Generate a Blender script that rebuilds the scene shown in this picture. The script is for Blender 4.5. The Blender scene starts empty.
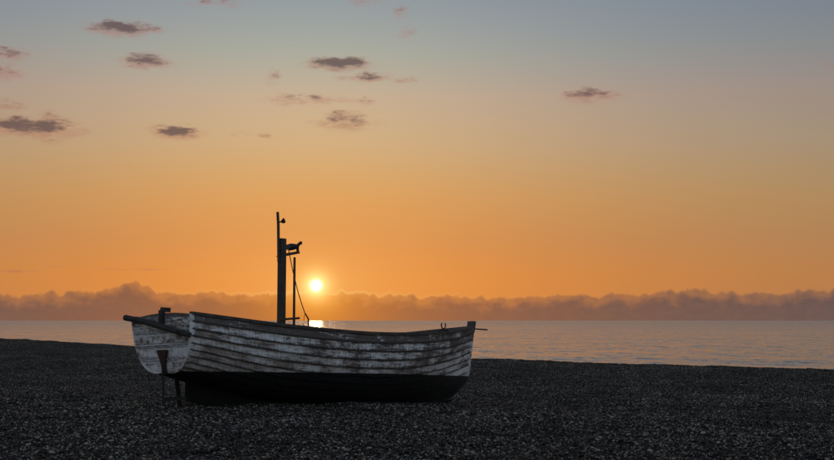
import bpy, bmesh, math, random
import numpy as np
from mathutils import Vector, Matrix, noise as mnoise

R = math.radians
random.seed(7); rng = np.random.default_rng(7)
sc = bpy.context.scene
C = sc.collection

# ------------------------------------------------------------------ camera
F = 1100.0                       # focal length in photo pixels (834 wide)
PITCH = math.atan(90.5 / F)
CAM = Vector((0, 0, 1.1))
cam = bpy.data.cameras.new('camera'); cam_o = bpy.data.objects.new('camera', cam); C.objects.link(cam_o)
cam.sensor_width = 36; cam.lens = 36 * F / 834
cam.clip_start = 0.1; cam.clip_end = 60000
cam_o.location = CAM; cam_o.rotation_euler = (math.pi / 2 + PITCH, 0, 0)
sc.camera = cam_o

def ray(px, py):                 # photo pixel -> world direction
    v = Vector(((px - 417) / F, 1, (230 - py) / F))
    c, s = math.cos(PITCH), math.sin(PITCH)
    return Vector((v.x, v.y * c - v.z * s, v.y * s + v.z * c)).normalized()
def azel(px, py):
    d = ray(px, py); return math.atan2(d.x, d.y), math.asin(d.z)

SUN_AZ, SUN_EL = azel(316, 285.5)

# ------------------------------------------------------------------ world
sc.view_settings.view_transform = 'Standard'; sc.view_settings.look = 'None'
sc.view_settings.exposure = 0.0; sc.view_settings.gamma = 1
w = bpy.data.worlds.new('World'); sc.world = w; w.use_nodes = True
NT = w.node_tree

class E:                         # tiny expression wrapper round math nodes
    nt = NT
    def __init__(s, v): s.v = v
    @staticmethod
    def op(o, *a):
        n = E.nt.nodes.new('ShaderNodeMath'); n.operation = o
        for i, x in enumerate(a):
            x = x.v if isinstance(x, E) else x
            if isinstance(x, (int, float)): n.inputs[i].default_value = x
            else: E.nt.links.new(x, n.inputs[i])
        return E(n.outputs[0])
    def __add__(s, o): return E.op('ADD', s, o)
    def __radd__(s, o): return E.op('ADD', o, s)
    def __sub__(s, o): return E.op('SUBTRACT', s, o)
    def __rsub__(s, o): return E.op('SUBTRACT', o, s)
    def __mul__(s, o): return E.op('MULTIPLY', s, o)
    __rmul__ = __mul__
    def __truediv__(s, o): return E.op('DIVIDE', s, o)
    def __pow__(s, o): return E.op('POWER', s, o)
    def mx(s, o): return E.op('MAXIMUM', s, o)
    def mn(s, o): return E.op('MINIMUM', s, o)
def sstep(x, a, b):
    n = E.nt.nodes.new('ShaderNodeMapRange'); n.interpolation_type = 'SMOOTHSTEP'
    n.inputs['From Min'].default_value = a; n.inputs['From Max'].default_value = b
    E.nt.links.new(x.v, n.inputs['Value']); return E(n.outputs['Result'])
def mixc(f, a, b, mode='MIX'):
    n = E.nt.nodes.new('ShaderNodeMix'); n.data_type = 'RGBA'; n.blend_type = mode; n.clamp_factor = True
    for k, x in ((0, f), (6, a), (7, b)):
        x = x.v if isinstance(x, E) else x
        if isinstance(x, tuple): n.inputs[k].default_value = (*x, 1)
        elif isinstance(x, (int, float)): n.inputs[k].default_value = x
        else: E.nt.links.new(x, n.inputs[k])
    return n.outputs[2]
def combine(x, y, z):
    n = E.nt.nodes.new('ShaderNodeCombineXYZ')
    for i, q in enumerate((x, y, z)):
        if isinstance(q, E): E.nt.links.new(q.v, n.inputs[i])
        else: n.inputs[i].default_value = q
    return n.outputs[0]
def noise(vec, scale, detail=6, rough=.55, dim='3D', dist=0):
    n = E.nt.nodes.new('ShaderNodeTexNoise'); n.noise_dimensions = dim
    n.inputs['Scale'].default_value = scale; n.inputs['Detail'].default_value = detail
    n.inputs['Roughness'].default_value = rough; n.inputs['Distortion'].default_value = dist
    if vec is not None: E.nt.links.new(vec, n.inputs['Vector'])
    return E(n.outputs[0])
def ramp(x, stops, interp='LINEAR'):
    n = E.nt.nodes.new('ShaderNodeValToRGB'); n.color_ramp.interpolation = interp
    el = n.color_ramp.elements
    while len(el) < len(stops): el.new(.5)
    for e, (p, c) in zip(el, stops): e.position = p; e.color = (*c, 1)
    E.nt.links.new(x.v, n.inputs[0]); return n.outputs[0]

tc = NT.nodes.new('ShaderNodeTexCoord')
sx = NT.nodes.new('ShaderNodeSeparateXYZ'); NT.links.new(tc.outputs['Generated'], sx.inputs[0])
az = E.op('ARCTAN2', E(sx.outputs[0]), E(sx.outputs[1])); el = E.op('ARCSINE', E(sx.outputs[2]))
sky = NT.nodes.new('ShaderNodeTexSky'); sky.sky_type = 'NISHITA'; sky.sun_disc = False
sky.sun_elevation = SUN_EL; sky.sun_rotation = SUN_AZ
sky.dust_density = 1; sky.air_density = 1; sky.ozone_density = 2.5; sky.altitude = 0
# grade: compress the range as the photograph does, keep the sky's own gradient
lum = NT.nodes.new('ShaderNodeRGBToBW'); NT.links.new(sky.outputs[0], lum.inputs[0])
lift = mixc(1.0, (.6, .8, 1.), E(lum.outputs[0]).v, 'MULTIPLY')
n1 = mixc(.05, sky.outputs[0], lift, 'ADD')
sp = NT.nodes.new('ShaderNodeSeparateColor'); NT.links.new(n1, sp.inputs[0])
cc = NT.nodes.new('ShaderNodeCombineColor')
daz = E.op('ABSOLUTE', E.op('WRAP', az - SUN_AZ, math.pi, -math.pi))
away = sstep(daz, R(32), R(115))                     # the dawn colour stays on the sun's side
gup = sstep(el, R(3), R(15.5))
G0, G1 = (.31, .18, -.40), (.50, .80, 1.10)
KN = [.30, .17, .095]                                # reference level at which the power curve pivots
for i in range(3):
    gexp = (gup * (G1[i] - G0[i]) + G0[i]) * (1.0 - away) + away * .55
    NT.links.new(((E(sp.outputs[i]) * .07 / KN[i]).mx(1e-3) ** gexp).v, cc.inputs[i])
def elp(y): return max(0, azel(417, y)[1]) / R(20)
def lin(r, g, b): return tuple((c / 255 / 12.92 if c < 10.3 else ((c / 255 + .055) / 1.055) ** 2.4) for c in (r, g, b))
GR = [(0, (0.473, 0.202, 0.041)), (elp(296), (0.483, 0.212, 0.045)), (elp(275), (0.504, 0.216, 0.055)), (elp(240), (0.493, 0.228, 0.092)),
      (elp(200), (0.523, 0.263, 0.120)), (elp(148), (0.527, 0.310, 0.173)), (elp(99), (0.539, 0.341, 0.188)), (elp(53), (0.447, 0.375, 0.204)),
      (elp(5), (0.395, 0.378, 0.226)), (1, (0.386, 0.378, 0.231))]
gr = ramp(el / R(20), GR)
gr = mixc(away, gr, (1.10, .80, .62))  # unseen sky behind the camera, brightened to light the boat's near side
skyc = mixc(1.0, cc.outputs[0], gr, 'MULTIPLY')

# sun: disc and aureole round the sun's direction
dsx = (az - SUN_AZ); dsy = (el - SUN_EL)
ang = E.op('SQRT', dsx * dsx + dsy * dsy)
def gauss(a, s): return E.op('EXPONENT', (a / s) * (a / s) * -1.0)
ang_w = E.op('SQRT', dsx * dsx * .35 + dsy * dsy)
skyc = mixc(E.op('EXPONENT', ang_w / R(2.5) * -1.0) * .60, skyc, (1.0, .51, .14))
# low streaks near the sun
vec = combine(az, el, 0.0)
# --- small clouds: (px, py, half width, half height, density)
CL = [(120, 27.5, 27, 6.5, 1.), (152, 28.5, 18, 4, .55), (146, 60, 21, 7, .85), (30, 126, 42, 8, 1.), (177, 131.5, 21, 6, 1.),
      (340, 62.5, 30, 6.5, 1.), (366, 76.5, 24, 4.5, .75), (406, 79, 13, 3.5, .55), (588, 94, 26, 7.5, .62), (612, 97, 14, 4, .4),
      (6, 52, 22, 5.5, .6), (4, 70, 17, 8, .6), (6, 104, 24, 6, .5), (50, 115, 15, 5, .4),
      (290, 99, 24, 6, .5), (326, 98, 30, 5, .45), (363, 100.5, 14, 4.5, .4), (346, 121, 30, 8, .62), (345, 113, 18, 5, .5),
      (273, 76, 9, 9, .38), (236, 133, 16, 3.5, .35), (268, 135, 12, 3.5, .35), (216, 2, 36, 6, .4), (402, 10, 10, 7, .45),
      (366, 0, 18, 6, .4), (18, 271, 18, 2.2, .5), (135, 269, 34, 2., .35), (60, 266, 22, 1.8, .25), (405, 31, 22, 9, .25), (50, 141, 14, 4, .35),
      (640, 31, 40, 4, .15), (880, 60, 40, 8, .6), (-60, 96, 44, 9, .8), (-120, 30, 50, 9, .8), (-190, 150, 50, 8, .8), (990, 110, 34, 6, .6)]
wob = combine(az * 60.0, el * 170.0, 0.0)
nz = noise(wob, 1.0, 4, .55, '2D') * .75 + noise(combine(az * 210.0, el * 620.0, 3.0), 1.0, 3, .55, '2D') * .25
dens = None; under = None
for (px, py, hw, hh, st) in CL:
    a0, e0 = azel(px, py)
    dx = (az - a0) / (1.25 * hw / F); dy = (el - e0) / (1.3 * hh / F)
    # a tapering wisp: thin tail to the right, body to the left
    g = E.op('EXPONENT', (dx * dx + dy * dy) * -1.3) * st
    dens = g if dens is None else dens.mx(g)
    u = g * sstep(dy, .9, -.9); under = u if under is None else under.mx(u)
d2 = sstep(dens - under * .22 + (nz - .5) * 1.5 * sstep(dens, .02, .35), .32, .85)
d1 = sstep(dens * .6 + under * .65 + (nz - .5) * 1.25 * sstep(dens, .01, .3), .08, .62)
rose = mixc(.62, skyc, (.42, .165, .115))
skyc = mixc(d1 * .66, skyc, rose)
dark = mixc(.80, skyc, (.080, .060, .068))
skyc = mixc(d2 * .92, skyc, dark)
# --- bank of cloud lying on the horizon
def billow(k, e, seed, det=0): return E.op('ABSOLUTE', noise(combine(az * k, el * e, seed), 1.0, det, .5) * 2.0 - 1.0)
top = R(1.20) + (noise(combine(az * 9.0, 3.3, 0.0), 1.0, 2, .5, '2D') - .5) * R(.6) \
      + billow(34.0, 12.0, 8.0) * R(.34) + billow(95.0, 40.0, 4.0) * R(.26) \
      + (noise(combine(az * 70.0, el * 40.0, 8.0), 1.0, 3, .55, '2D') - .5) * R(.42) \
      + (noise(combine(az * 330.0, el * 360.0, 8.0), 1.0, 3, .6, '2D') - .5) * R(.08)
for (px, py, hw, amp) in ((133, 283, 17, .52), (100, 290, 30, .15), (215, 288, 30, .16), (690, 289, 25, .12), (610, 290, 22, .1), (455, 293, 16, .08), (830, 289, 30, .1)):
    a0, e0 = azel(px, py); top = top + gauss(az - a0, hw / F) * R(amp)
bank = sstep(top - el, R(-.06), R(.12)) * .50 + sstep(top - el + (noise(combine(az * 60.0, el * 110.0, 5.0), 1.0, 4, .55, '2D') - .5) * R(.9), R(-.05), R(.75)) * .50
near = E.op('EXPONENT', E.op('SQRT', dsx * dsx + dsy * dsy * .3) / R(8.2) * -1.0)
bt = sstep(el, 0.0, R(1.7))
bcol_far = mixc(bt, (.122, .090, .084), (.092, .074, .080))
bcol_far = mixc(sstep(top - el, R(.45), R(.05)) * .25, bcol_far, (.078, .063, .071))
back = sstep(E.op('ABSOLUTE', dsx), R(12), R(45))
bcol_far = mixc(back * .45, bcol_far, (.090, .080, .095))
bcol = mixc(near, bcol_far, (.55, .17, .025))
bcol = mixc(E.op('EXPONENT', ang / R(1.5) * -1.0), bcol, (1.15, .42, .035))
puff = noise(combine(az * 90.0, el * 190.0, 2.0), 1.0, 5, .6, '2D')
bcol = mixc(sstep(puff, .4, .75) * .25, bcol, mixc(.3, bcol, (.45, .20, .12)))
skyc = mixc(bank * .93, skyc, bcol)
rim = sstep(top - el, R(-.16), R(-.02)) * sstep(top - el, R(.10), R(-.02)) * E.op('EXPONENT', ang / R(3.5) * -1.0)
skyc = mixc(rim * .45, skyc, (1.0, .62, .2))
# disc on top of everything: it stands just clear of the bank
skyc = mixc(gauss(ang, R(1.0)) * .6, skyc, (1.2, .68, .16))
skyc = mixc(gauss(ang, R(.55)) * .9, skyc, (1.7, 1.2, .45))
skyc = mixc(sstep(ang, R(.42), R(.14)), skyc, (2.8, 2.3, 1.25))
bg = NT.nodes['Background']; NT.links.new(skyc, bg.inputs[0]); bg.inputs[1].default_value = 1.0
w.cycles.sampling_method = 'MANUAL'; w.cycles.sample_map_resolution = 2048

# ------------------------------------------------------------------ sun lamp
sl = bpy.data.lights.new('sun', 'SUN'); sl.energy = .04; sl.angle = R(.6); sl.color = (1, .60, .30)
so = bpy.data.objects.new('sun', sl); C.objects.link(so)
so.rotation_euler = Vector((-math.sin(SUN_AZ) * math.cos(SUN_EL), -math.cos(SUN_AZ) * math.cos(SUN_EL), -math.sin(SUN_EL))).to_track_quat('-Z', 'Y').to_euler()

# ------------------------------------------------------------------ materials
def mat(name):
    m = bpy.data.materials.new(name); m.use_nodes = True
    E.nt = m.node_tree
    return m, m.node_tree.nodes['Principled BSDF']
def attr(name):
    n = E.nt.nodes.new('ShaderNodeAttribute'); n.attribute_name = name; return n
def fac(name): return E(attr(name).outputs['Fac'])
def objco():
    n = E.nt.nodes.new('ShaderNodeTexCoord'); return n.outputs['Object']
def scaled(vec, s):
    n = E.nt.nodes.new('ShaderNodeMapping'); n.inputs['Scale'].default_value = s
    E.nt.links.new(vec, n.inputs[0]); return n.outputs[0]
def bump(b, h, strength, dist):
    n = E.nt.nodes.new('ShaderNodeBump'); n.inputs['Strength'].default_value = strength; n.inputs['Distance'].default_value = dist
    E.nt.links.new(h.v, n.inputs['Height']); E.nt.links.new(n.outputs[0], b.inputs['Normal'])
def setc(b, c): E.nt.links.new(c, b.inputs['Base Color'])
def setr(b, r):
    if isinstance(r, E): E.nt.links.new(r.v, b.inputs['Roughness'])
    else: b.inputs['Roughness'].default_value = r

def wood(name, a, b_, rough=.75, scale=(3, 60, 60)):
    m, b = mat(name); co = objco()
    g = noise(scaled(co, scale), 1, 5, .6); bl = noise(co, 6, 5, .6)
    setc(b, mixc(sstep(g * .6 + bl * .4, .35, .65), a, b_)); setr(b, rough)
    bump(b, g, .5, .006); return m
M_DARK = wood('weathered_dark_timber', (.010, .008, .006), (.040, .028, .020))
M_GUN = wood('gunwale_timber', (.030, .021, .016), (.105, .074, .056))
M_MAST = wood('mast_timber', (.03, .021, .015), (.085, .055, .035), .8, (60, 60, 3))
M_INNER = wood('inner_timber', (.07, .05, .035), (.16, .115, .08))
def iron(name, a, b_):
    m, b = mat(name); co = objco(); n = noise(co, 40, 5, .6)
    setc(b, mixc(sstep(n, .35, .65), a, b_)); setr(b, .75); b.inputs['Metallic'].default_value = .25; bump(b, n, .4, .003); return m
M_RUST = iron('rusty_iron', (.022, .010, .007), (.085, .028, .016))
M_IRON = iron('dark_iron', (.014, .012, .011), (.045, .034, .028))
m, b = mat('pale_ring_metal'); setc(b, mixc(.5, (.55, .53, .5), (.6, .58, .55))); setr(b, .45); M_RING = m
m, b = mat('tarred_rope'); co = objco(); setc(b, mixc(noise(co, 200, 2), (.02, .016, .012), (.05, .04, .03))); setr(b, .9); M_ROPE = m
m, b = mat('lamp_glass'); b.inputs['Base Color'].default_value = (.1, .1, .1, 1); setr(b, .1); M_GLASS = m

def hull_paint(name, transom=False):
    """flaking white topsides over grey-brown timber, black bitumen below the waterline"""
    m, b = mat(name)
    al, ac, wl, wr = fac('along'), fac('across'), fac('wl'), fac('wear'); lap = fac('lap')
    P = combine(al, ac * .18, wr * 7.3); nail = E.op('ABSOLUTE', E.op('FRACT', al * 5.2) - .5)
    n_big = noise(P, 1.7, 4, .6); n_mid = noise(scaled(P, (5, 26, 6)), 1, 6, .7)
    n_fine = noise(scaled(P, (26, 120, 20)), 1, 5, .7); n_streak = noise(scaled(P, (34, 4, 9)), 1, 4, .6)
    grain = noise(scaled(P, (4, 190, 5)), 1, 4, .6)
    edge = sstep(lap, .36, .0) * .34 + sstep(lap, .80, 1.) * .16
    wearv = wr + (n_big - .5) * 1.2 + (n_mid - .5) * 1.7 + (n_fine - .5) * 1.1 + (n_streak - .5) * .6 + edge
    chip = sstep(wearv, .36, .66)
    paint = mixc(sstep(n_mid * .5 + n_streak * .5, .36, .66), (.82, .76, .73), (.46, .39, .35))
    paint = mixc(sstep(n_big + n_fine * .5 + n_mid * .4, .82, 1.1) * .85, paint, (.25, .165, .125))
    timber = mixc(sstep(grain * .7 + n_fine * .3, .38, .62), (.055, .041, .036), (.19, .14, .118))
    top_ = mixc(chip, paint, timber)
    top_ = mixc(sstep(lap, .20, .08) * .78, top_, (.026, .020, .021))     # worn lap edge, deepened by a painted-on lap shadow
    top_ = mixc(sstep(nail, .045, .012) * sstep(lap, .02, .12) * sstep(lap, .95, .2) * sstep(n_streak, .42, .6) * .55, top_, (.075, .036, .022))   # rust runs below the nails
    tar = mixc(sstep(n_mid + n_fine * .3, .62, .85) * .5, (.009, .008, .0078), (.050, .038, .031))
    line = sstep(wl + (n_mid - .5) * .030 + (n_fine - .5) * .012, .004, -.004)
    setc(b, mixc(line, top_, tar))
    setr(b, E(mixc(line, mixc(chip, (.5,) * 3, (.85,) * 3), (.62,) * 3)) * 1.0)
    b.inputs['Specular IOR Level'].default_value = .3
    bump(b, chip * -.6 + n_fine * .4 + grain * .4, .6, .006)
    return m
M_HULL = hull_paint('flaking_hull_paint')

# ------------------------------------------------------------------ object helpers
def link(o, parent=None):
    C.objects.link(o)
    if parent is not None: o.parent = parent
    return o
def mesh_obj(name, verts, faces, m, parent=None, smooth=False, attrs=None):
    me = bpy.data.meshes.new(name); me.from_pydata([tuple(v) for v in verts], [], faces); me.update()
    bm = bmesh.new(); bm.from_mesh(me); bmesh.ops.recalc_face_normals(bm, faces=bm.faces); bm.to_mesh(me); bm.free()
    if attrs:
        for k, a in attrs.items():
            at = me.attributes.new(k, 'FLOAT', 'POINT'); at.data.foreach_set('value', np.asarray(a, dtype=np.float32))
    me.polygons.foreach_set('use_smooth', [smooth] * len(me.polygons))
    me.materials.append(m)
    return link(bpy.data.objects.new(name, me), parent)
def bm_obj(name, bm, m, parent=None, smooth=False):
    me = bpy.data.meshes.new(name); bmesh.ops.recalc_face_normals(bm, faces=bm.faces); bm.to_mesh(me); bm.free()
    me.polygons.foreach_set('use_smooth', [smooth] * len(me.polygons)); me.materials.append(m)
    return link(bpy.data.objects.new(name, me), parent)
def box(bm, c, size, rot=None, bev=.006):
    r = bmesh.ops.create_cube(bm, size=1)
    M = Matrix.Translation(c) @ (rot.to_4x4() if rot else Matrix()) @ Matrix.Diagonal((*size, 1))
    bmesh.ops.transform(bm, matrix=M, verts=r['verts'])
    if bev:
        es = {e for v in r['verts'] for e in v.link_edges}
        bmesh.ops.bevel(bm, geom=list(es), offset=bev, segments=2, affect='EDGES', profile=.6)
def beam(bm, a, c, wd, ht, bev=.006, up=(0, 0, 1)):
    a, c = Vector(a), Vector(c); x = (c - a).normalized(); y = Vector(up).cross(x).normalized(); z = x.cross(y)
    box(bm, (a + c) / 2, ((c - a).length, wd, ht), Matrix((x, y, z)).transposed(), bev)
def tube(bm, pts, rad, n=10, jitter=0):
    pts = [Vector(p) for p in pts]; rings = []
    rr = rad if isinstance(rad, (list, tuple)) else [rad] * len(pts)
    for i, p in enumerate(pts):
        t = (pts[min(i + 1, len(pts) - 1)] - pts[max(i - 1, 0)]).normalized()
        u = t.orthogonal() if abs(t.z) > .9 else Vector((0, 0, 1)).cross(t)
        if i and rings: u = (pu - t * pu.dot(t))
        u.normalize(); pu = u; v = t.cross(u)
        rings.append([bm.verts.new(p + (u * math.cos(2 * math.pi * k / n) + v * math.sin(2 * math.pi * k / n)) * rr[i] * (1 + jitter * random.uniform(-1, 1))) for k in range(n)])
    for q, s in zip(rings, rings[1:]):
        for k in range(n): bm.faces.new((q[k], q[(k + 1) % n], s[(k + 1) % n], s[k]))
    bm.faces.new(rings[0]); bm.faces.new(rings[-1][::-1])

def cat(xs, ys, x):              # smooth curve through points
    i = max(0, min(len(xs) - 2, int(np.searchsorted(xs, x)) - 1)); h = xs[i + 1] - xs[i]; t = (x - xs[i]) / h
    def tan(k):
        if k == 0: return (ys[1] - ys[0]) / (xs[1] - xs[0])
        if k == len(xs) - 1: return (ys[-1] - ys[-2]) / (xs[-1] - xs[-2])
        return (ys[k + 1] - ys[k - 1]) / (xs[k + 1] - xs[k - 1])
    return ((2*t**3 - 3*t*t + 1) * ys[i] + (t**3 - 2*t*t + t) * h * tan(i) + (-2*t**3 + 3*t*t) * ys[i + 1] + (t**3 - t*t) * h * tan(i + 1))

# ------------------------------------------------------------------ beach
def sm(t): t = np.clip(t, 0, 1); return t * t * (3 - 2 * t)
CX = np.array([-260, -100, -60, -33, -16.2, 2.3, 12.3, 22, 34, 60, 120.])
CY = np.array([470, 184, 126, 88, 62.9, 41, 32.4, 26.2, 20, 9, -12.]); CX = CX * 1.086; CY = CY * 1.086
def wave_noise(x, y, seed, n, lam0, lam1, aniso=1.0):
    r = np.random.default_rng(seed); z = 0
    for _ in range(n):
        l = lam0 * (lam1 / lam0) ** r.random(); a = r.random() * 2 * np.pi; p = r.random() * 6.28
        z = z + np.sin((x * np.cos(a) + y * np.sin(a) * aniso) * 2 * np.pi / l + p) * (l / lam1) ** .8
    return z / math.sqrt(n)
def ground(x, y):
    x = np.asarray(x, float); y = np.asarray(y, float)
    q = .51 * x + .86 * y
    z = -.42 * sm((q - 9) / 11)
    d = (y - np.interp(x, CX, CY)) * .72
    dd = np.maximum(d + 1.2, 0)
    z = z - np.where(dd < 2.4, dd * dd * .042, .242 + (dd - 2.4) * .2)
    z = z + .026 * wave_noise(x, y, 3, 14, .4, 2.2) + .035 * wave_noise(x, y, 5, 9, 3, 11)
    # long low ridges left by the tides, parallel to the water
    z = z + .028 * np.sin(d * 1.05 + .6 * wave_noise(x, y, 9, 6, 6, 20)) * sm((d + 40) / 10) * sm(-(d - 2) / 6)
    # hollow scraped under the boat
    return np.maximum(z, -7)
BOAT = Vector((-3.415, 15.1, 0))
HEAD = R(44)

def pebble_colour(rnd_e, co=None):
    c = ramp(rnd_e, [(0, (.0035, .0029, .0024)), (.45, (.0095, .0068, .0046)), (.66, (.020, .0135, .0085)), (.745, (.030, .023, .017)),
                     (.80, (.12, .088, .060)), (.87, (.28, .215, .155)), (1., (.52, .42, .32))])
    return c
m, b = mat('shingle_bed'); co = objco()
v = E.nt.nodes.new('ShaderNodeTexVoronoi'); v.inputs['Scale'].default_value = 26; E.nt.links.new(co, v.inputs['Vector'])
rr = E.nt.nodes.new('ShaderNodeSeparateColor'); E.nt.links.new(v.outputs['Color'], rr.inputs[0])
setc(b, mixc(.45, pebble_colour(E(rr.outputs[0])), (.02, .017, .015))); setr(b, .75)
bump(b, 1.0 - E(v.outputs['Distance']) * 1.0, .8, .02)
b.inputs['Specular IOR Level'].default_value = .15
M_BED = m
ys = np.concatenate([np.linspace(-40, 5, 30, endpoint=False), 5 * (26.) ** np.linspace(0, 1, 420), np.linspace(136, 470, 40)])
us = np.linspace(-1, 1, 321)
Yg, Ug = np.meshgrid(ys, us, indexing='ij'); Xg = Ug * (np.abs(Yg) * .58 + 12)
Zg = ground(Xg, Yg)
nv = len(us); idx = np.arange(len(ys) * nv).reshape(len(ys), nv)
fc = np.stack([idx[:-1, :-1], idx[:-1, 1:], idx[1:, 1:], idx[1:, :-1]], -1).reshape(-1, 4)
def grid_obj(name, V, fc, m):
    me = bpy.data.meshes.new(name); me.vertices.add(len(V)); me.vertices.foreach_set('co', V.astype(np.float32).ravel())
    me.loops.add(fc.size); me.loops.foreach_set('vertex_index', fc.ravel().astype(np.int32))
    me.polygons.add(len(fc)); me.polygons.foreach_set('loop_start', np.arange(0, fc.size, 4, dtype=np.int32))
    me.polygons.foreach_set('use_smooth', np.ones(len(fc), bool)); me.update(); me.validate(); me.materials.append(m)
    return link(bpy.data.objects.new(name, me))
beach = grid_obj('beach', np.stack([Xg, Yg, Zg], -1).reshape(-1, 3), fc, M_BED)
beach['kind'] = 'structure'; beach['label'] = 'dark shingle beach sloping down to the sea'

# ------------------------------------------------------------------ sea
SEA = -3.0
m, b = mat('sea_water'); co = objco()
b.inputs['Base Color'].default_value = (.35, .34, .31, 1); b.inputs['IOR'].default_value = 1.33
n1 = noise(scaled(co, (.35, 1.1, 1)), 1, 3, .55); n2 = noise(scaled(co, (.045, .20, 1)), 1, 4, .6)
sy = E.nt.nodes.new('ShaderNodeSeparateXYZ'); E.nt.links.new(co, sy.inputs[0])
off = sstep(E.op('LOGARITHM', E(sy.outputs[1]).mx(10.0), 10.0), 2.0, 3.5)                 # ruffled by the breeze offshore, calmer inshore
n3 = noise(scaled(co, (.012, .055, 1)), 1, 3, .55)
n4 = noise(scaled(co, (.22, .075, 1)), 1, 3, .6)
bump(b, (n4 * 4.6 + n1 * .6 + n2 * (.9 + sstep(n3, .4, .65) * .9)) * (1.0 + off * .8), .6, .7); setr(b, .11 + off * .10 + sstep(n3, .45, .62) * .05)
M_SEA = m
ys = np.concatenate([12 * (500. / 12) ** np.linspace(0, 1, 520, endpoint=False), 500 * (60.) ** np.linspace(0, 1, 160)])
us = np.linspace(-1, 1, 301); us = .32 * us + .68 * us ** 3; Yg, Ug = np.meshgrid(ys, us, indexing='ij'); Xg = Ug * (Yg * 1.9 + 60)
fade = 1 / (1 + (Yg / 420) ** 2)
Zg = SEA + fade * (.060 * wave_noise(Xg, Yg, 21, 16, 3, 9, 1.8) + .07 * wave_noise(Xg * .3, Yg, 22, 10, 8, 22) + .035 * wave_noise(Xg, Yg, 23, 10, 1.6, 3))
nv = len(us); idx = np.arange(len(ys) * nv).reshape(len(ys), nv)
fc = np.stack([idx[:-1, :-1], idx[:-1, 1:], idx[1:, 1:], idx[1:, :-1]], -1).reshape(-1, 4)
sea = grid_obj('sea', np.stack([Xg, Yg, Zg], -1).reshape(-1, 3), fc, M_SEA)
sea['kind'] = 'structure'; sea['label'] = 'calm grey sea reaching to the horizon'

# ------------------------------------------------------------------ boat
L0 = 6.1
boat = bpy.data.objects.new('clinker_fishing_boat', None); C.objects.link(boat)
BR = (R(-2.6), R(2.0), HEAD)
BOAT.z = float(-.42 * sm((.51 * BOAT.x + .86 * BOAT.y - 9) / 11)) - .012
boat.location = BOAT; boat.rotation_euler = BR
boat['label'] = 'old clinker fishing boat with flaking white paint on the shingle'
boat['category'] = 'boat'
from mathutils import Euler
BM = Matrix.Translation(BOAT) @ Euler(BR).to_matrix().to_4x4(); BI = BM.inverted()
def on(px, py, axis, val):       # photo pixel -> boat-local point on the plane axis = val
    o = BI @ CAM; d = (BI.to_3x3() @ ray(px, py)); t = (val - o[axis]) / d[axis]; return o + d * t
def proj(p):                     # boat-local point -> photo pixel (for checking)
    q = BM @ Vector(p) - CAM; c, s = math.cos(PITCH), math.sin(PITCH)
    y = q.y * c + q.z * s; z = -q.y * s + q.z * c; return 417 + F * q.x / y, 230 - F * z / y

SX = [0, .12, .28, .45, .62, .76, .87, .95, 1.]
def b_(s): return cat(SX, [.74, .83, .92, .95, .90, .74, .49, .225, .035], s)
def zs_(s): return cat([0, .25, .5, .75, 1.], [1.21, 1.08, 1.02, 1.08, 1.245], s)
def zk_(s): return cat([0, .06, .16, .3, .5, .75, .92, 1.], [.455, .37, .22, .08, .0, -.045, -.04, .03], s)
def xf_(t): return L0 - .22 * (1 - t) - .42 * max(0, 1 - t * 2.6) ** 2.2
def hull(s, t, off=0.0):
    """centre-plane to sheer, starboard side (y < 0); s 0..1 stern to stem, t 0..1 keel to sheer"""
    def P(s, t):
        s = min(max(s, 0), 1); b, zs, zk = b_(s), zs_(s), zk_(s); ph = t * math.pi / 2
        wv = sm((s - .55) / .45) * .9
        yr = math.sin(min(ph, math.pi / 2)) ** (.52 + .28 * sm(s / .4)) if t > 0 else 0
        if t > 1: yr = 1
        y = b * (yr * (1 - wv) + wv * max(t, 0) ** .85)
        zr = (1 - math.cos(ph)) ** .92 if t > 0 else 0
        z = zk + (zs - zk) * (zr * (1 - wv) + wv * t)
        xa = -.10 * t
        return Vector((xa + s * (xf_(t) - xa), -y, z))
    p = P(s, t)
    if off:
        e = .004
        ds = P(min(s + e, 1), t) - P(max(s - e, 0), t); dt = P(s, min(t + e, 1)) - P(s, max(t - e, 0.0))
        n = dt.cross(ds).normalized()
        if n.y > 0: n = -n
        p = p + n * off
    return p
def WL(s): return .402 + .060 * (1 - s) ** 1.5 + .012 * math.sin(s * math.pi)   # height of the paint line

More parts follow.
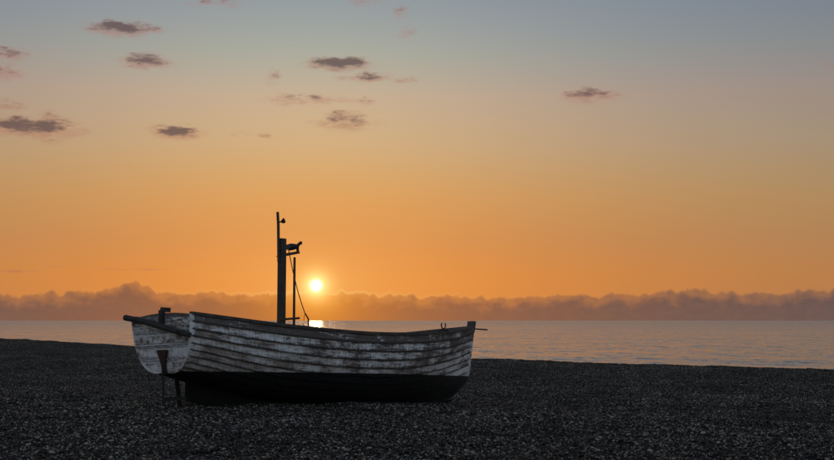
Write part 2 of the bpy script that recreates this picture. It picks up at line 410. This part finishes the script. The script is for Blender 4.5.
# plank edges: equal girth amidships
tt = np.linspace(0, 1, 400); pts = np.array([hull(.42, t) for t in tt]); gl = np.r_[0, np.cumsum(np.linalg.norm(np.diff(pts, axis=0), axis=1))]
girth = gl[-1]
NP = 11
UP = np.array([.128, .127, .127, .127, .127, .134]); LOW = np.array([1.25, 1.2, 1.1, 1.05, 1.0])   # widths of the painted strakes, then the bottom ones
we = np.r_[0, np.cumsum(np.r_[LOW / LOW.sum() * (girth - UP.sum()), UP])]
TE = np.interp(we, gl, tt)
TH = .021
S_ = np.r_[np.linspace(0, .9, 46), np.linspace(.9, 1, 11)[1:]]
for i in range(NP):
    t0, t1 = TE[i], TE[i + 1]; ov = .12 * (t1 - t0) if i < NP - 1 else 0
    nT = 5
    wear = [.1, .1, .1, .1, .1, .20, .20, .25, .30, .38, .72][i]
    for side in (1, -1):
        V, A_al, A_ac, A_wl, A_wr = [], [], [], [], []
        seed = random.uniform(-30, 30)
        for layer in (0, 1):
            for s in S_:
                bow = 1 - .75 * sm((s - .86) / .14)         # laps fair in to the stem
                for k in range(nT):
                    f = k / (nT - 1); t = t0 + (t1 + ov - t0) * f
                    o = TH * bow * (1 - f) * 1.25 + .002 - (TH if layer else 0)
                    p = hull(s, t, o); p.y *= side
                    p += Vector((0, 0, .0025 * mnoise.noise(Vector((s * 9 + i * 3.1, side * 5., layer * 0)))))
                    V.append(p); A_al.append(s * 6.1 + seed); A_ac.append(f); A_wl.append(p.z - WL(s))
                    A_wr.append(wear + (.17 * sm((s - .2) / .4) if 5 <= i < 10 else 0))
        nS = len(S_); H = nS * nT; fcs = []
        for a in range(nS - 1):
            for k in range(nT - 1):
                q = a * nT + k
                fcs.append((q, q + 1, q + nT + 1, q + nT)); fcs.append((H + q, H + q + nT, H + q + nT + 1, H + q + 1))
            q = a * nT; fcs.append((q, q + nT, H + q + nT, H + q)); q += nT - 1; fcs.append((q, H + q, H + q + nT, q + nT))
        for a in (0, nS - 1):
            for k in range(nT - 1): q = a * nT + k; fcs.append((q, H + q, H + q + 1, q + 1))
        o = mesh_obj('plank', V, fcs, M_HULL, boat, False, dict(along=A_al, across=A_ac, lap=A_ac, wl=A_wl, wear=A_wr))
        if i == NP - 1: o['label'] = 'brown weathered top plank of the hull'

# transom: horizontal boards cut to the stern outline
def tz(z):                       # half breadth of the transom at height z
    lo, hi = 0., 1.
    for _ in range(30):
        mid = (lo + hi) / 2
        if hull(0, mid).z < z: lo = mid
        else: hi = mid
    return -hull(0, lo).y, lo
zb = [.450, .63, .81, .985, 1.215]
for j in range(4):
    za, zc = zb[j] + .006, zb[j + 1] - .006
    V, al, ac, wl_, wr_ = [], [], [], [], []
    rows = 9; cols = 13
    for layer in (0, 1):
        for r_ in range(rows):
            z = za + (zc - za) * r_ / (rows - 1); hb, t = tz(z); hb = max(hb - .004, .02)
            for c_ in range(cols):
                f = c_ / (cols - 1) * 2 - 1; y = f * hb
                zz = z
                if j == 3: zz += (.045 * (1 - f * f)) * (r_ / (rows - 1))         # cambered top
                x = -.10 * t - .014 + (.034 if layer else 0) + .003 * mnoise.noise(Vector((y * 3, z * 9, j)))
                V.append((x, y, zz)); al.append(zz * 2.2 + j * 5.); ac.append(y * 2.2); wl_.append(zz - .30); wr_.append(.36 + .22 * sm((zz - .95) / .25) + .12 * max(0, 1 - min(zz - za, zc - zz) / .03))
    H = rows * cols; fcs = []
    for r_ in range(rows - 1):
        for c_ in range(cols - 1):
            q = r_ * cols + c_; fcs += [(q, q + 1, q + cols + 1, q + cols), (H + q, H + q + cols, H + q + cols + 1, H + q + 1)]
        q = r_ * cols; fcs.append((q, q + cols, H + q + cols, H + q)); q += cols - 1; fcs.append((q, H + q, H + q + cols, q + cols))
    for c_ in range(cols - 1):
        q = c_; fcs.append((q, H + q, H + q + 1, q + 1)); q += (rows - 1) * cols; fcs.append((q, q + 1, H + q + 1, H + q))
    mesh_obj('transom_board', V, fcs, M_HULL, boat, False, dict(along=al, across=ac, lap=[.5] * len(V), wl=wl_, wear=wr_))
# raised edge where the plank ends are capped round the transom
V, fcs, al, ac, wl_, wr_ = [], [], [], [], [], []
path = [hull(0, t, .012) for t in np.linspace(.0, 1, 24)]
path = [Vector((p.x, p.y, p.z)) for p in path] + []
full = [Vector((p.x, -p.y, p.z)) for p in path[::-1]] + path[1:]
for i, p in enumerate(full):
    tg = (full[min(i + 1, len(full) - 1)] - full[max(i - 1, 0)]).normalized(); nn = tg.cross(Vector((1, 0, 0))).normalized()
    if nn.dot(p - Vector((0, 0, .85))) < 0: nn = -nn
    for dx, dn in ((-.026, -.018), (-.026, .013), (.03, .013), (.03, -.018)):
        q = p + Vector((dx, 0, 0)) + nn * dn; V.append(q); al.append(i * .06); ac.append(.5); wl_.append(q.z - .3); wr_.append(.34)
for i in range(len(full) - 1):
    for k in range(4): fcs.append((i * 4 + k, i * 4 + (k + 1) % 4, i * 4 + 4 + (k + 1) % 4, i * 4 + 4 + k))
fcs += [(0, 1, 2, 3), tuple(range(len(V) - 4, len(V)))]
mesh_obj('transom_rim', V, fcs, M_HULL, boat, False, dict(along=al, across=ac, lap=[.5] * len(V), wl=wl_, wear=wr_))

# keel with deadwood rising to the transom
V, fcs = [], []
xs = np.linspace(.32, 5.55, 40)
for x in xs:
    s = min(x / 5.3, 1); top_ = zk_(min(x / 6.0, 1)) + .05; bot = -.15 * sm(x / 3.2) + .12 * sm((x - 5.05) / .5) + .07 * sm((.70 - x) / .4)
    for y in (-.04, .04): V += [(x - (.12 if x < .4 else 0) * 0, y, bot), (x, y, top_)]
for i in range(len(xs) - 1):
    q = i * 4
    fcs += [(q, q + 4, q + 5, q + 1), (q + 2, q + 3, q + 7, q + 6), (q, q + 2, q + 6, q + 4), (q + 1, q + 5, q + 7, q + 3)]
fcs += [(0, 1, 3, 2), (len(V) - 4, len(V) - 2, len(V) - 1, len(V) - 3)]
mtar, b = mat('bitumen'); n = noise(objco(), 14, 5); setc(b, mixc(n, (.006, .006, .006), (.02, .015, .012))); setr(b, .8); b.inputs['Specular IOR Level'].default_value = .1
mesh_obj('keel', V, fcs, mtar, boat)
# stem post
V, fcs, al, ac, wl_, wr_ = [], [], [], [], [], []
prof = [Vector((xf_(t), 0, zk_(1) + (zs_(1) - zk_(1)) * t)) for t in np.linspace(-.06, 1.0, 26)]
prof.append(Vector((L0 + .012, 0, zs_(1) + .06))); prof.append(Vector((L0 + .025, 0, zs_(1) + .115)))
for i, p in enumerate(prof):
    fw = .05 if i < len(prof) - 4 else .06; hw = .040 if i < len(prof) - 4 else .055
    for dx, y in ((-.07, -hw), (fw, -hw * .55), (fw, hw * .55), (-.07, hw)):
        V.append((p.x + dx, y, p.z)); al.append(p.z * 2 + 40); ac.append(.5); wl_.append(p.z - WL(1)); wr_.append(.25 if p.z < 1.0 else 1.2)
for i in range(len(prof) - 1):
    for k in range(4): fcs.append((i * 4 + k, i * 4 + (k + 1) % 4, i * 4 + 4 + (k + 1) % 4, i * 4 + 4 + k))
fcs += [(0, 1, 2, 3), tuple(range(len(V) - 4, len(V)))]
mesh_obj('stem_post', V, fcs, M_HULL, boat, False, dict(along=al, across=ac, lap=[.5] * len(V), wl=wl_, wear=wr_))
# gunwales
for side in (1, -1):
    V, fcs = [], []
    for s in S_:
        p = hull(s, 1.0); sh = .5 + .5 * (1 - sm((s - .9) / .1))
        for dy, dz in ((-.036 * sh, -.012), (-.036 * sh, .030), (.045 * sh, .034), (.045 * sh, -.008)):
            V.append((p.x, (p.y + dy) * side, p.z + dz + .002 * mnoise.noise(Vector((s * 14, side, 3)))))
    for i in range(len(S_) - 1):
        for k in range(4): fcs.append((i * 4 + k, i * 4 + (k + 1) % 4, i * 4 + 4 + (k + 1) % 4, i * 4 + 4 + k))
    fcs += [(0, 1, 2, 3), tuple(range(len(V) - 4, len(V)))]
    mesh_obj('gunwale', V, fcs, M_GUN, boat)
# ribs, thwarts and bottom boards inside
for s in np.linspace(.08, .9, 13):
    for side in (1, -1):
        V, fcs = [], []
        for t in np.linspace(.05, .985, 10):
            p = hull(s, t, -.022); q = hull(s, t, -.045)
            for pt in (p, q):
                for dx in (-.015, .015): V.append((pt.x + dx, pt.y * side, pt.z))
        for i in range(9):
            q = i * 4
            fcs += [(q, q + 1, q + 5, q + 4), (q + 2, q + 6, q + 7, q + 3), (q, q + 4, q + 6, q + 2), (q + 1, q + 3, q + 7, q + 5)]
        fcs += [(0, 2, 3, 1), (36, 37, 39, 38)]
        mesh_obj('rib', V, fcs, M_INNER, boat)
for x, dz in ((.9, -.30), (2.25, -.27), (3.55, -.26), (4.75, -.24)):
    s = x / L0; hw = b_(s) * .955 - .03; bm = bmesh.new(); box(bm, Vector((x, 0, zs_(s) + dz)), (.22, 2 * hw, .032)); bm_obj('thwart', bm, M_INNER, boat)
for k in range(-2, 3):
    bm = bmesh.new(); box(bm, Vector((2.75, k * .165, .285 + .02 * abs(k))), (3.4, .15, .02), None, .003); bm_obj('bottom_board', bm, M_INNER, boat)

# --- mast and its fittings (all on the centre plane)
base = on(281.2, 326, 1, 0.0); MX = base.x
zt = on(281.5, 238.5, 1, 0.0).z
bm = bmesh.new()
box(bm, Vector((MX, 0, (.30 + zt) / 2)), (.105, .085, zt - .30), None, .008)
mast = bm_obj('mast', bm, M_MAST, boat); mast['label'] = 'square timber mast post'
bm = bmesh.new(); box(bm, Vector((MX, 0, .27)), (.30, .22, .10)); bm_obj('mast_step', bm, M_INNER, boat)
pt = on(277.6, 212, 1, 0.0); pb = on(278.3, 262, 1, 0.0)
bm = bmesh.new(); tube(bm, [(pb.x - .004, -.012, pb.z), (pt.x + .010, -.008, (pt.z + zt) / 2), (pt.x, 0, pt.z)], [.022, .023, .021], 10, .06)
pole = bm_obj('light_pole', bm, M_MAST, boat)
for q in (250, 243):
    c = on(279, q, 1, 0.0); bm = bmesh.new(); tube(bm, [(c.x - .032, -.03, c.z), (c.x + .03, -.05, c.z)], .006, 6); bm_obj('lashing', bm, M_ROPE, pole)
a = on(278, 222.3, 1, 0.0); c = on(282.2, 221.6, 1, 0.0)
bm = bmesh.new(); tube(bm, [a, c], .011, 8); arm = bm_obj('lamp_bracket', bm, M_IRON, pole)
c = on(283.3, 221.4, 1, 0.0)
bm = bmesh.new(); tube(bm, [c + Vector((0, 0, -.028)), c + Vector((0, 0, -.018)), c + Vector((.0, 0, .012)), c + Vector((.004, 0, .03)), c + Vector((.006, 0, .052))], [.016, .034, .034, .022, .008], 10)
bm_obj('masthead_lamp', bm, M_IRON, pole, True)
# cross arm and the floodlight on it
a = on(276.6, 256.4, 1, 0.0); c = on(280, 256.0, 1, 0.0)
bm = bmesh.new(); tube(bm, [a, c], .008, 8); bm_obj('bolt', bm, M_IRON, mast)
a = on(282, 255.4, 1, 0.0); c = on(299, 252.3, 1, 0.0)
bm = bmesh.new(); beam(bm, a, c, .04, .042, .005); xarm = bm_obj('cross_arm', bm, M_MAST, boat)
a = on(297.7, 252.5, 1, 0.0); c = on(297.6, 246.5, 1, 0.0)
bm = bmesh.new(); beam(bm, a, c, .03, .034, .004, (0, 1, 0)); bm_obj('lamp_post', bm, M_IRON, xarm)
A, B, D = on(288.2, 247.2, 1, 0.0), on(296.5, 246.6, 1, 0.0), on(300.2, 243.0, 1, 0.0)
bm = bmesh.new()
ax = (B - A).normalized()
tube(bm, [A - ax * .004, A + ax * .006, A + ax * .05, A + ax * .095, B - ax * .012, B + ax * .012, B.lerp(D, .5), D], [.030, .048, .054, .050, .040, .030, .026, .020], 14)
lamp = bm_obj('floodlight', bm, M_IRON, boat, True)
e = on(300.0, 242.6, 1, 0.0); bm = bmesh.new(); tube(bm, [D - Vector((.0, 0, .012)), D + Vector((.018, 0, .016))], [.026, .024], 10); bm_obj('cap', bm, M_IRON, lamp)
a = on(289.0, 250, 1, 0.0); c = on(289.3, 255, 1, 0.0)
bm = bmesh.new(); tube(bm, [a, c], .009, 6); bm_obj('yoke', bm, M_IRON, lamp)
bm = bmesh.new(); tube(bm, [A - ax * .016, A + ax * .002], [.044, .046], 14); bm_obj('lens', bm, M_GLASS, lamp)
# thin stanchion forward of the mast and the bar that ties them
a = on(294.6, 257.3, 1, 0.0); bm = bmesh.new()
tube(bm, [(a.x + .006, 0, .62), (a.x + .002, .004, 1.2), (a.x, 0, a.z)], [.021, .020, .018], 10, .04); bm_obj('stanchion', bm, M_MAST, boat)
a = on(277.6, 319.8, 1, -.0); c = on(297.2, 318.3, 1, 0.0)
bm = bmesh.new(); beam(bm, a + Vector((0, -.055, 0)), c + Vector((0, -.055, 0)), .022, .034, .004); bm_obj('tie_bar', bm, M_MAST, boat)
# stay rod standing on the near gunwale, and the cable from the cross arm
def gun(px):                      # sheer point at photo column px on the near side
    lo, hi = 0., 1.
    for _ in range(40):
        md = (lo + hi) / 2
        if proj(hull(md, 1.0))[0] < px: lo = md
        else: hi = md
    return lo, hull(lo, 1.0)
s0, g0 = gun(308.6); yg = g0.y + .012
k1 = on(308.4, 319, 1, yg); k2 = on(305.0, 313.5, 1, yg)
bm = bmesh.new(); tube(bm, [(g0.x, yg, g0.z), k1, k2], .011, 8); rod = bm_obj('stay_rod', bm, M_IRON, boat)
a = on(289.3, 254, 1, -.02)
bm = bmesh.new(); pts_ = [a.lerp(k2, f) + Vector((0, 0, -.07 * math.sin(math.pi * f))) for f in np.linspace(0, 1, 14)]
tube(bm, pts_, .0075, 6); bm_obj('cable', bm, M_ROPE, boat)
k3 = on(304.2, 315, 1, yg); s1, g1 = gun(303.8)
bm = bmesh.new(); tube(bm, [(g1.x, yg, g1.z), k3], .004, 6); bm_obj('wire', bm, M_IRON, boat)
# rowlock on the near gunwale towards the bow
s0, g0 = gun(444); zc = g0.z + .03
bm = bmesh.new(); box(bm, Vector((g0.x, g0.y + .01, zc + .008)), (.17, .06, .035)); pad = bm_obj('rowlock_pad', bm, M_DARK, boat)
bm = bmesh.new(); ctr = Vector((g0.x, g0.y + .01, zc + .085))
tube(bm, [ctr + Vector((.047 * math.sin(q), 0, -.047 * math.cos(q) + (.012 if abs(q) > 1.5 else 0))) for q in np.linspace(-2.35, 2.35, 19)], [.007] + [.0105] * 17 + [.007], 8)
tube(bm, [ctr + Vector((0, 0, -.044)), ctr + Vector((0, 0, -.09))], .012, 8); bm_obj('rowlock', bm, M_IRON, pad)
# rod through the stem head
a = on(472, 331.0, 1, 0.0); bm = bmesh.new(); zr = zs_(1) - .02
tube(bm, [(L0 - .16, 0, zr + .006), (L0 + .40, 0, zr - .004)], [.011, .013], 8); bm_obj('stem_rod', bm, M_IRON, boat)
# small pale ring on the planking
lo = None
best = min(((s, t) for s in np.linspace(.35, .7, 120) for t in np.linspace(.6, .98, 60)), key=lambda q: (lambda p: (p[0] - 345) ** 2 + (p[1] - 344.5) ** 2)(proj(hull(*q, .02))))
c = hull(*best, .030)
bm = bmesh.new(); tube(bm, [c + Vector((.022 * math.cos(q), -.004, .026 * math.sin(q))) for q in np.linspace(0, 2 * math.pi, 15)], .007, 6); bm_obj('ring', bm, M_RING, boat)

# --- stern gear
def tr_x(z): return -.10 * tz(min(z, 1.2))[1] - .02
# heavy round timber lashed across the transom
a = on(125.5, 317.8, 0, -.20); c = on(189.5, 334.0, 0, -.16)
bm = bmesh.new(); tube(bm, [a.lerp(c, f) + Vector((0, 0, .012 * math.sin(f * 5))) for f in np.linspace(0, 1, 12)], [.043 - .007 * f for f in np.linspace(0, 1, 12)], 12, .05)
spar = bm_obj('cross_spar', bm, M_DARK, boat); spar['label'] = 'heavy dark spar fixed across the transom'
for f in (.30, .86):
    p = a.lerp(c, f); bm = bmesh.new(); tube(bm, [(-.23, p.y, p.z + .0), (-.10, p.y, p.z)], .022, 8); bm_obj('bolt', bm, M_IRON, spar)
# block and post on the centre line
a = on(160.5, 325, 0, -.15); c = on(161.5, 310, 0, -.15)
bm = bmesh.new(); beam(bm, (-.135, a.y, a.z - .05), (-.135, a.y, c.z), .07, .07, .006, (1, 0, 0)); post = bm_obj('stern_post', bm, M_DARK, boat)
bm = bmesh.new(); c = on(164.2, 308.8, 0, -.10); box(bm, Vector((-.08, c.y, c.z - .012)), (.11, .095, .062), Euler((R(6), 0, 0)).to_matrix()); bm_obj('stern_block', bm, M_DARK, boat)
# rusty forked bracket, rod to the shingle and heel bar
a = on(160.3, 350, 0, -.125); zt_ = a.z; yb = a.y
bot = on(160.0, 371, 0, -.10)
V = []
for (z, hw) in ((zt_, .125), (zt_ - .035, .118), (zt_ - .11, .075), (zt_ - .20, .048), (zt_ - .34, .034)):
    x = tr_x(z) - .012
    for xx in (x - .022, x + .004): V += [(xx, yb - hw, z), (xx, yb + hw, z)]
fcs = []
for i in range(4):
    q = i * 4; fcs += [(q, q + 1, q + 5, q + 4), (q + 2, q + 6, q + 7, q + 3), (q, q + 4, q + 6, q + 2), (q + 1, q + 3, q + 7, q + 5)]
fcs += [(0, 2, 3, 1), (16, 17, 19, 18)]
br = mesh_obj('rudder_bracket', V, fcs, M_RUST, boat); br['label'] = 'rusty flared iron bracket'
foot = on(163.3, 404, 0, -.06)
bm = bmesh.new(); tube(bm, [(-.085, yb, zt_ - .06), (-.075, yb, zt_ - .36), (-.06, foot.y, foot.z - .05)], [.016, .018, .017], 8, .08); bm_obj('rudder_rod', bm, M_IRON, br)
bm = bmesh.new(); zh = .09; beam(bm, (-.075, yb, zh), (.36, 0, zh + .01), .032, .05, .004); bm_obj('heel_bar', bm, M_IRON, boat)
bm = bmesh.new(); beam(bm, (.22, .0, -.02), (.15, .0, .44), .045, .045, .006, (0, 1, 0)); bm_obj('deadwood_post', bm, mtar, boat)

# ------------------------------------------------------------------ pebbles
def icosphere(sub):
    bm = bmesh.new(); bmesh.ops.create_icosphere(bm, subdivisions=sub, radius=1)
    V = np.array([v.co[:] for v in bm.verts]); bm.verts.index_update(); Fc = np.array([[v.index for v in f.verts] for f in bm.faces]); bm.free(); return V, Fc
IV, IF = icosphere(2)
Vs, Fs, K, RN = [], [], [], []; nvert = 0
NVAR = 5; PS = .50
for k in range(NVAR):
    for _ in range(780):
        r_ = float(np.clip(.0076 * np.exp(rng.normal(0, .42)), .004, .026))
        sx_, sy_, sz_ = r_ * rng.uniform(.9, 1.45), r_ * rng.uniform(.75, 1.05), r_ * rng.uniform(.42, .75)
        f = np.linalg.norm(IV * np.array([1, 1, 1]), axis=1)
        ph = rng.uniform(0, 6.28, 3); d = 1 + .13 * np.sin(IV @ rng.normal(0, 1.6, 3) + ph[0]) + .07 * np.sin(IV @ rng.normal(0, 3, 3) + ph[1])
        P = IV * d[:, None] * np.array([sx_, sy_, sz_])
        M = np.array((Matrix.Rotation(rng.uniform(0, 6.28), 3, 'Z') @ Matrix.Rotation(rng.normal(0, .38), 3, 'X') @ Matrix.Rotation(rng.normal(0, .38), 3, 'Y')))
        P = P @ M.T
        a, rd = rng.uniform(0, 6.28), PS * .62 * math.sqrt(rng.random())
        P = P + np.array([rd * math.cos(a), rd * math.sin(a), rng.uniform(-.5, 1.9) * sz_])
        Vs.append(P); Fs.append(IF + nvert); nvert += len(IV); K += [k] * len(IV); RN += [rng.random() * (.95 if r_ > .0105 else 1.)] * len(IV)
# sites
sites = []
y = 6.5; step = .265
while y < 96:
    st = step * (1 + max(0, y - 30) / 120)
    hw = .50 * y + 4.0
    n = int(2 * hw / st)
    xs = -hw + (np.arange(n) + rng.random(n)) * st; yy = y + rng.uniform(-.5, .5, n) * st
    d = (yy - np.interp(xs, CX, CY)) * .72
    keep = d < 3.0
    sites.append(np.stack([xs[keep], yy[keep]], -1)); y += st
sites = np.concatenate(sites)
Z = ground(sites[:, 0], sites[:, 1]); e = .12
gx = (ground(sites[:, 0] + e, sites[:, 1]) - ground(sites[:, 0] - e, sites[:, 1])) / (2 * e)
gy = (ground(sites[:, 0], sites[:, 1] + e) - ground(sites[:, 0], sites[:, 1] - e)) / (2 * e)
rots = []
for i in range(len(sites)):
    q = Vector((0, 0, 1)).rotation_difference(Vector((-gx[i], -gy[i], 1))) @ Euler((0, 0, random.uniform(0, 6.28))).to_quaternion()
    rots.append(q.to_euler()[:])
SP = np.concatenate([sites, Z[:, None]], 1)
allV = np.concatenate(Vs + [SP]); allF = np.concatenate(Fs)
me = bpy.data.meshes.new('shingle'); me.vertices.add(len(allV)); me.vertices.foreach_set('co', allV.astype(np.float32).ravel())
me.loops.add(allF.size); me.loops.foreach_set('vertex_index', allF.ravel().astype(np.int32))
me.polygons.add(len(allF)); me.polygons.foreach_set('loop_start', np.arange(0, allF.size, 3, dtype=np.int32))
me.polygons.foreach_set('use_smooth', np.ones(len(allF), bool)); me.update()
def pattr(n, typ, key, data):
    at = me.attributes.new(n, typ, 'POINT'); at.data.foreach_set(key, np.asarray(data).ravel())
pattr('variant', 'INT', 'value', np.array(K + [-1] * len(SP), dtype=np.int32))
pattr('rnd', 'FLOAT', 'value', np.array(RN + [0] * len(SP), dtype=np.float32))
pattr('rot', 'FLOAT_VECTOR', 'vector', np.concatenate([np.zeros((nvert, 3)), np.array(rots)]).astype(np.float32))
m, b = mat('flint_pebble'); rn = fac('rnd')
oi = E.nt.nodes.new('ShaderNodeObjectInfo'); rv = rn + (E(oi.outputs['Random']) - .5) * .06
co = objco(); nz = noise(co, 60, 3)
ge = E.nt.nodes.new('ShaderNodeNewGeometry')
patch = noise(scaled(ge.outputs['Position'], (.45, .22, .2)), 1, 4, .6)              # drifts of paler and darker stones
rv = rv + (patch - .5) * .34
setc(b, mixc(sstep(nz, .3, .75) * .2, pebble_colour(rv), (.024, .020, .017)))
setr(b, .28 + nz * .35); b.inputs['Specular IOR Level'].default_value = .2
me.materials.append(m)
sh = link(bpy.data.objects.new('shingle', me)); sh['kind'] = 'stuff'; sh['label'] = 'loose grey and brown pebbles covering the beach'; sh['category'] = 'pebbles'
ng = bpy.data.node_groups.new('scatter_pebbles', 'GeometryNodeTree')
ng.interface.new_socket('Geometry', in_out='INPUT', socket_type='NodeSocketGeometry'); ng.interface.new_socket('Geometry', in_out='OUTPUT', socket_type='NodeSocketGeometry')
N = ng.nodes; Lk = ng.links
gi = N.new('NodeGroupInput'); go = N.new('NodeGroupOutput')
def named(n, t): q = N.new('GeometryNodeInputNamedAttribute'); q.data_type = t; q.inputs[0].default_value = n; return q.outputs[0]
def sel(k):
    c = N.new('FunctionNodeCompare'); c.data_type = 'INT'; c.operation = 'EQUAL'; Lk.new(named('variant', 'INT'), c.inputs[2]); c.inputs[3].default_value = k
    s = N.new('GeometryNodeSeparateGeometry'); s.domain = 'POINT'; Lk.new(gi.outputs[0], s.inputs[0]); Lk.new(c.outputs[0], s.inputs[1]); return s.outputs[0]
g2i = N.new('GeometryNodeGeometryToInstance')
for k in range(NVAR): Lk.new(sel(k), g2i.inputs[0]) if False else None
jn = N.new('GeometryNodeJoinGeometry')
for k in range(NVAR):
    q = N.new('GeometryNodeGeometryToInstance'); Lk.new(sel(k), q.inputs[0]); Lk.new(q.outputs[0], jn.inputs[0])
m2p = N.new('GeometryNodeMeshToPoints'); Lk.new(sel(-1), m2p.inputs[0])
iop = N.new('GeometryNodeInstanceOnPoints'); Lk.new(m2p.outputs[0], iop.inputs['Points']); Lk.new(jn.outputs[0], iop.inputs['Instance'])
iop.inputs['Pick Instance'].default_value = True
e2r = N.new('FunctionNodeEulerToRotation'); Lk.new(named('rot', 'FLOAT_VECTOR'), e2r.inputs[0]); Lk.new(e2r.outputs[0], iop.inputs['Rotation'])
ri = N.new('FunctionNodeRandomValue'); ri.data_type = 'INT'; ri.inputs[4].default_value = 0; ri.inputs[5].default_value = NVAR - 1
Lk.new(ri.outputs[2], iop.inputs['Instance Index'])
rs = N.new('FunctionNodeRandomValue'); rs.data_type = 'FLOAT'; rs.inputs[2].default_value = .54; rs.inputs[3].default_value = .84; rs.inputs['Seed'].default_value = 5
Lk.new(rs.outputs[1], iop.inputs['Scale'])
Lk.new(iop.outputs[0], go.inputs[0])
N.remove(g2i)
md = sh.modifiers.new('scatter', 'NODES'); md.node_group = ng

import os
if os.environ.get('SCENE_CHECK'):
    for n, p in (('tr stb top', hull(0, 1)), ('tr port top', Vector((hull(0, 1).x, -hull(0, 1).y, hull(0, 1).z))), ('tr bottom', hull(0, 0)), ('bow sheer', hull(1, 1)),
                 ('stem top', Vector((L0, 0, zs_(1) + .115))), ('forefoot', Vector((5.42, 0, .10))), ('keel mid', Vector((3, 0, 0))), ('keel aft', Vector((.32, 0, 0))), ('wl bow', Vector((xf_(.2), 0, .4)))):
        print('CHK', n, [round(q, 1) for q in proj(p)], 'ground dz', round((BM @ p).z - float(ground((BM @ p).x, (BM @ p).y)), 3))
    for s in np.linspace(0, 1, 9): print('CHK sheer', [round(q, 1) for q in proj(hull(s, 1))], [ [round(q,1) for q in proj(hull(s, t))] for t in TE[5:10]])
    print('CHK sites', len(sites), 'TE', TE.round(3), 'girth', girth)
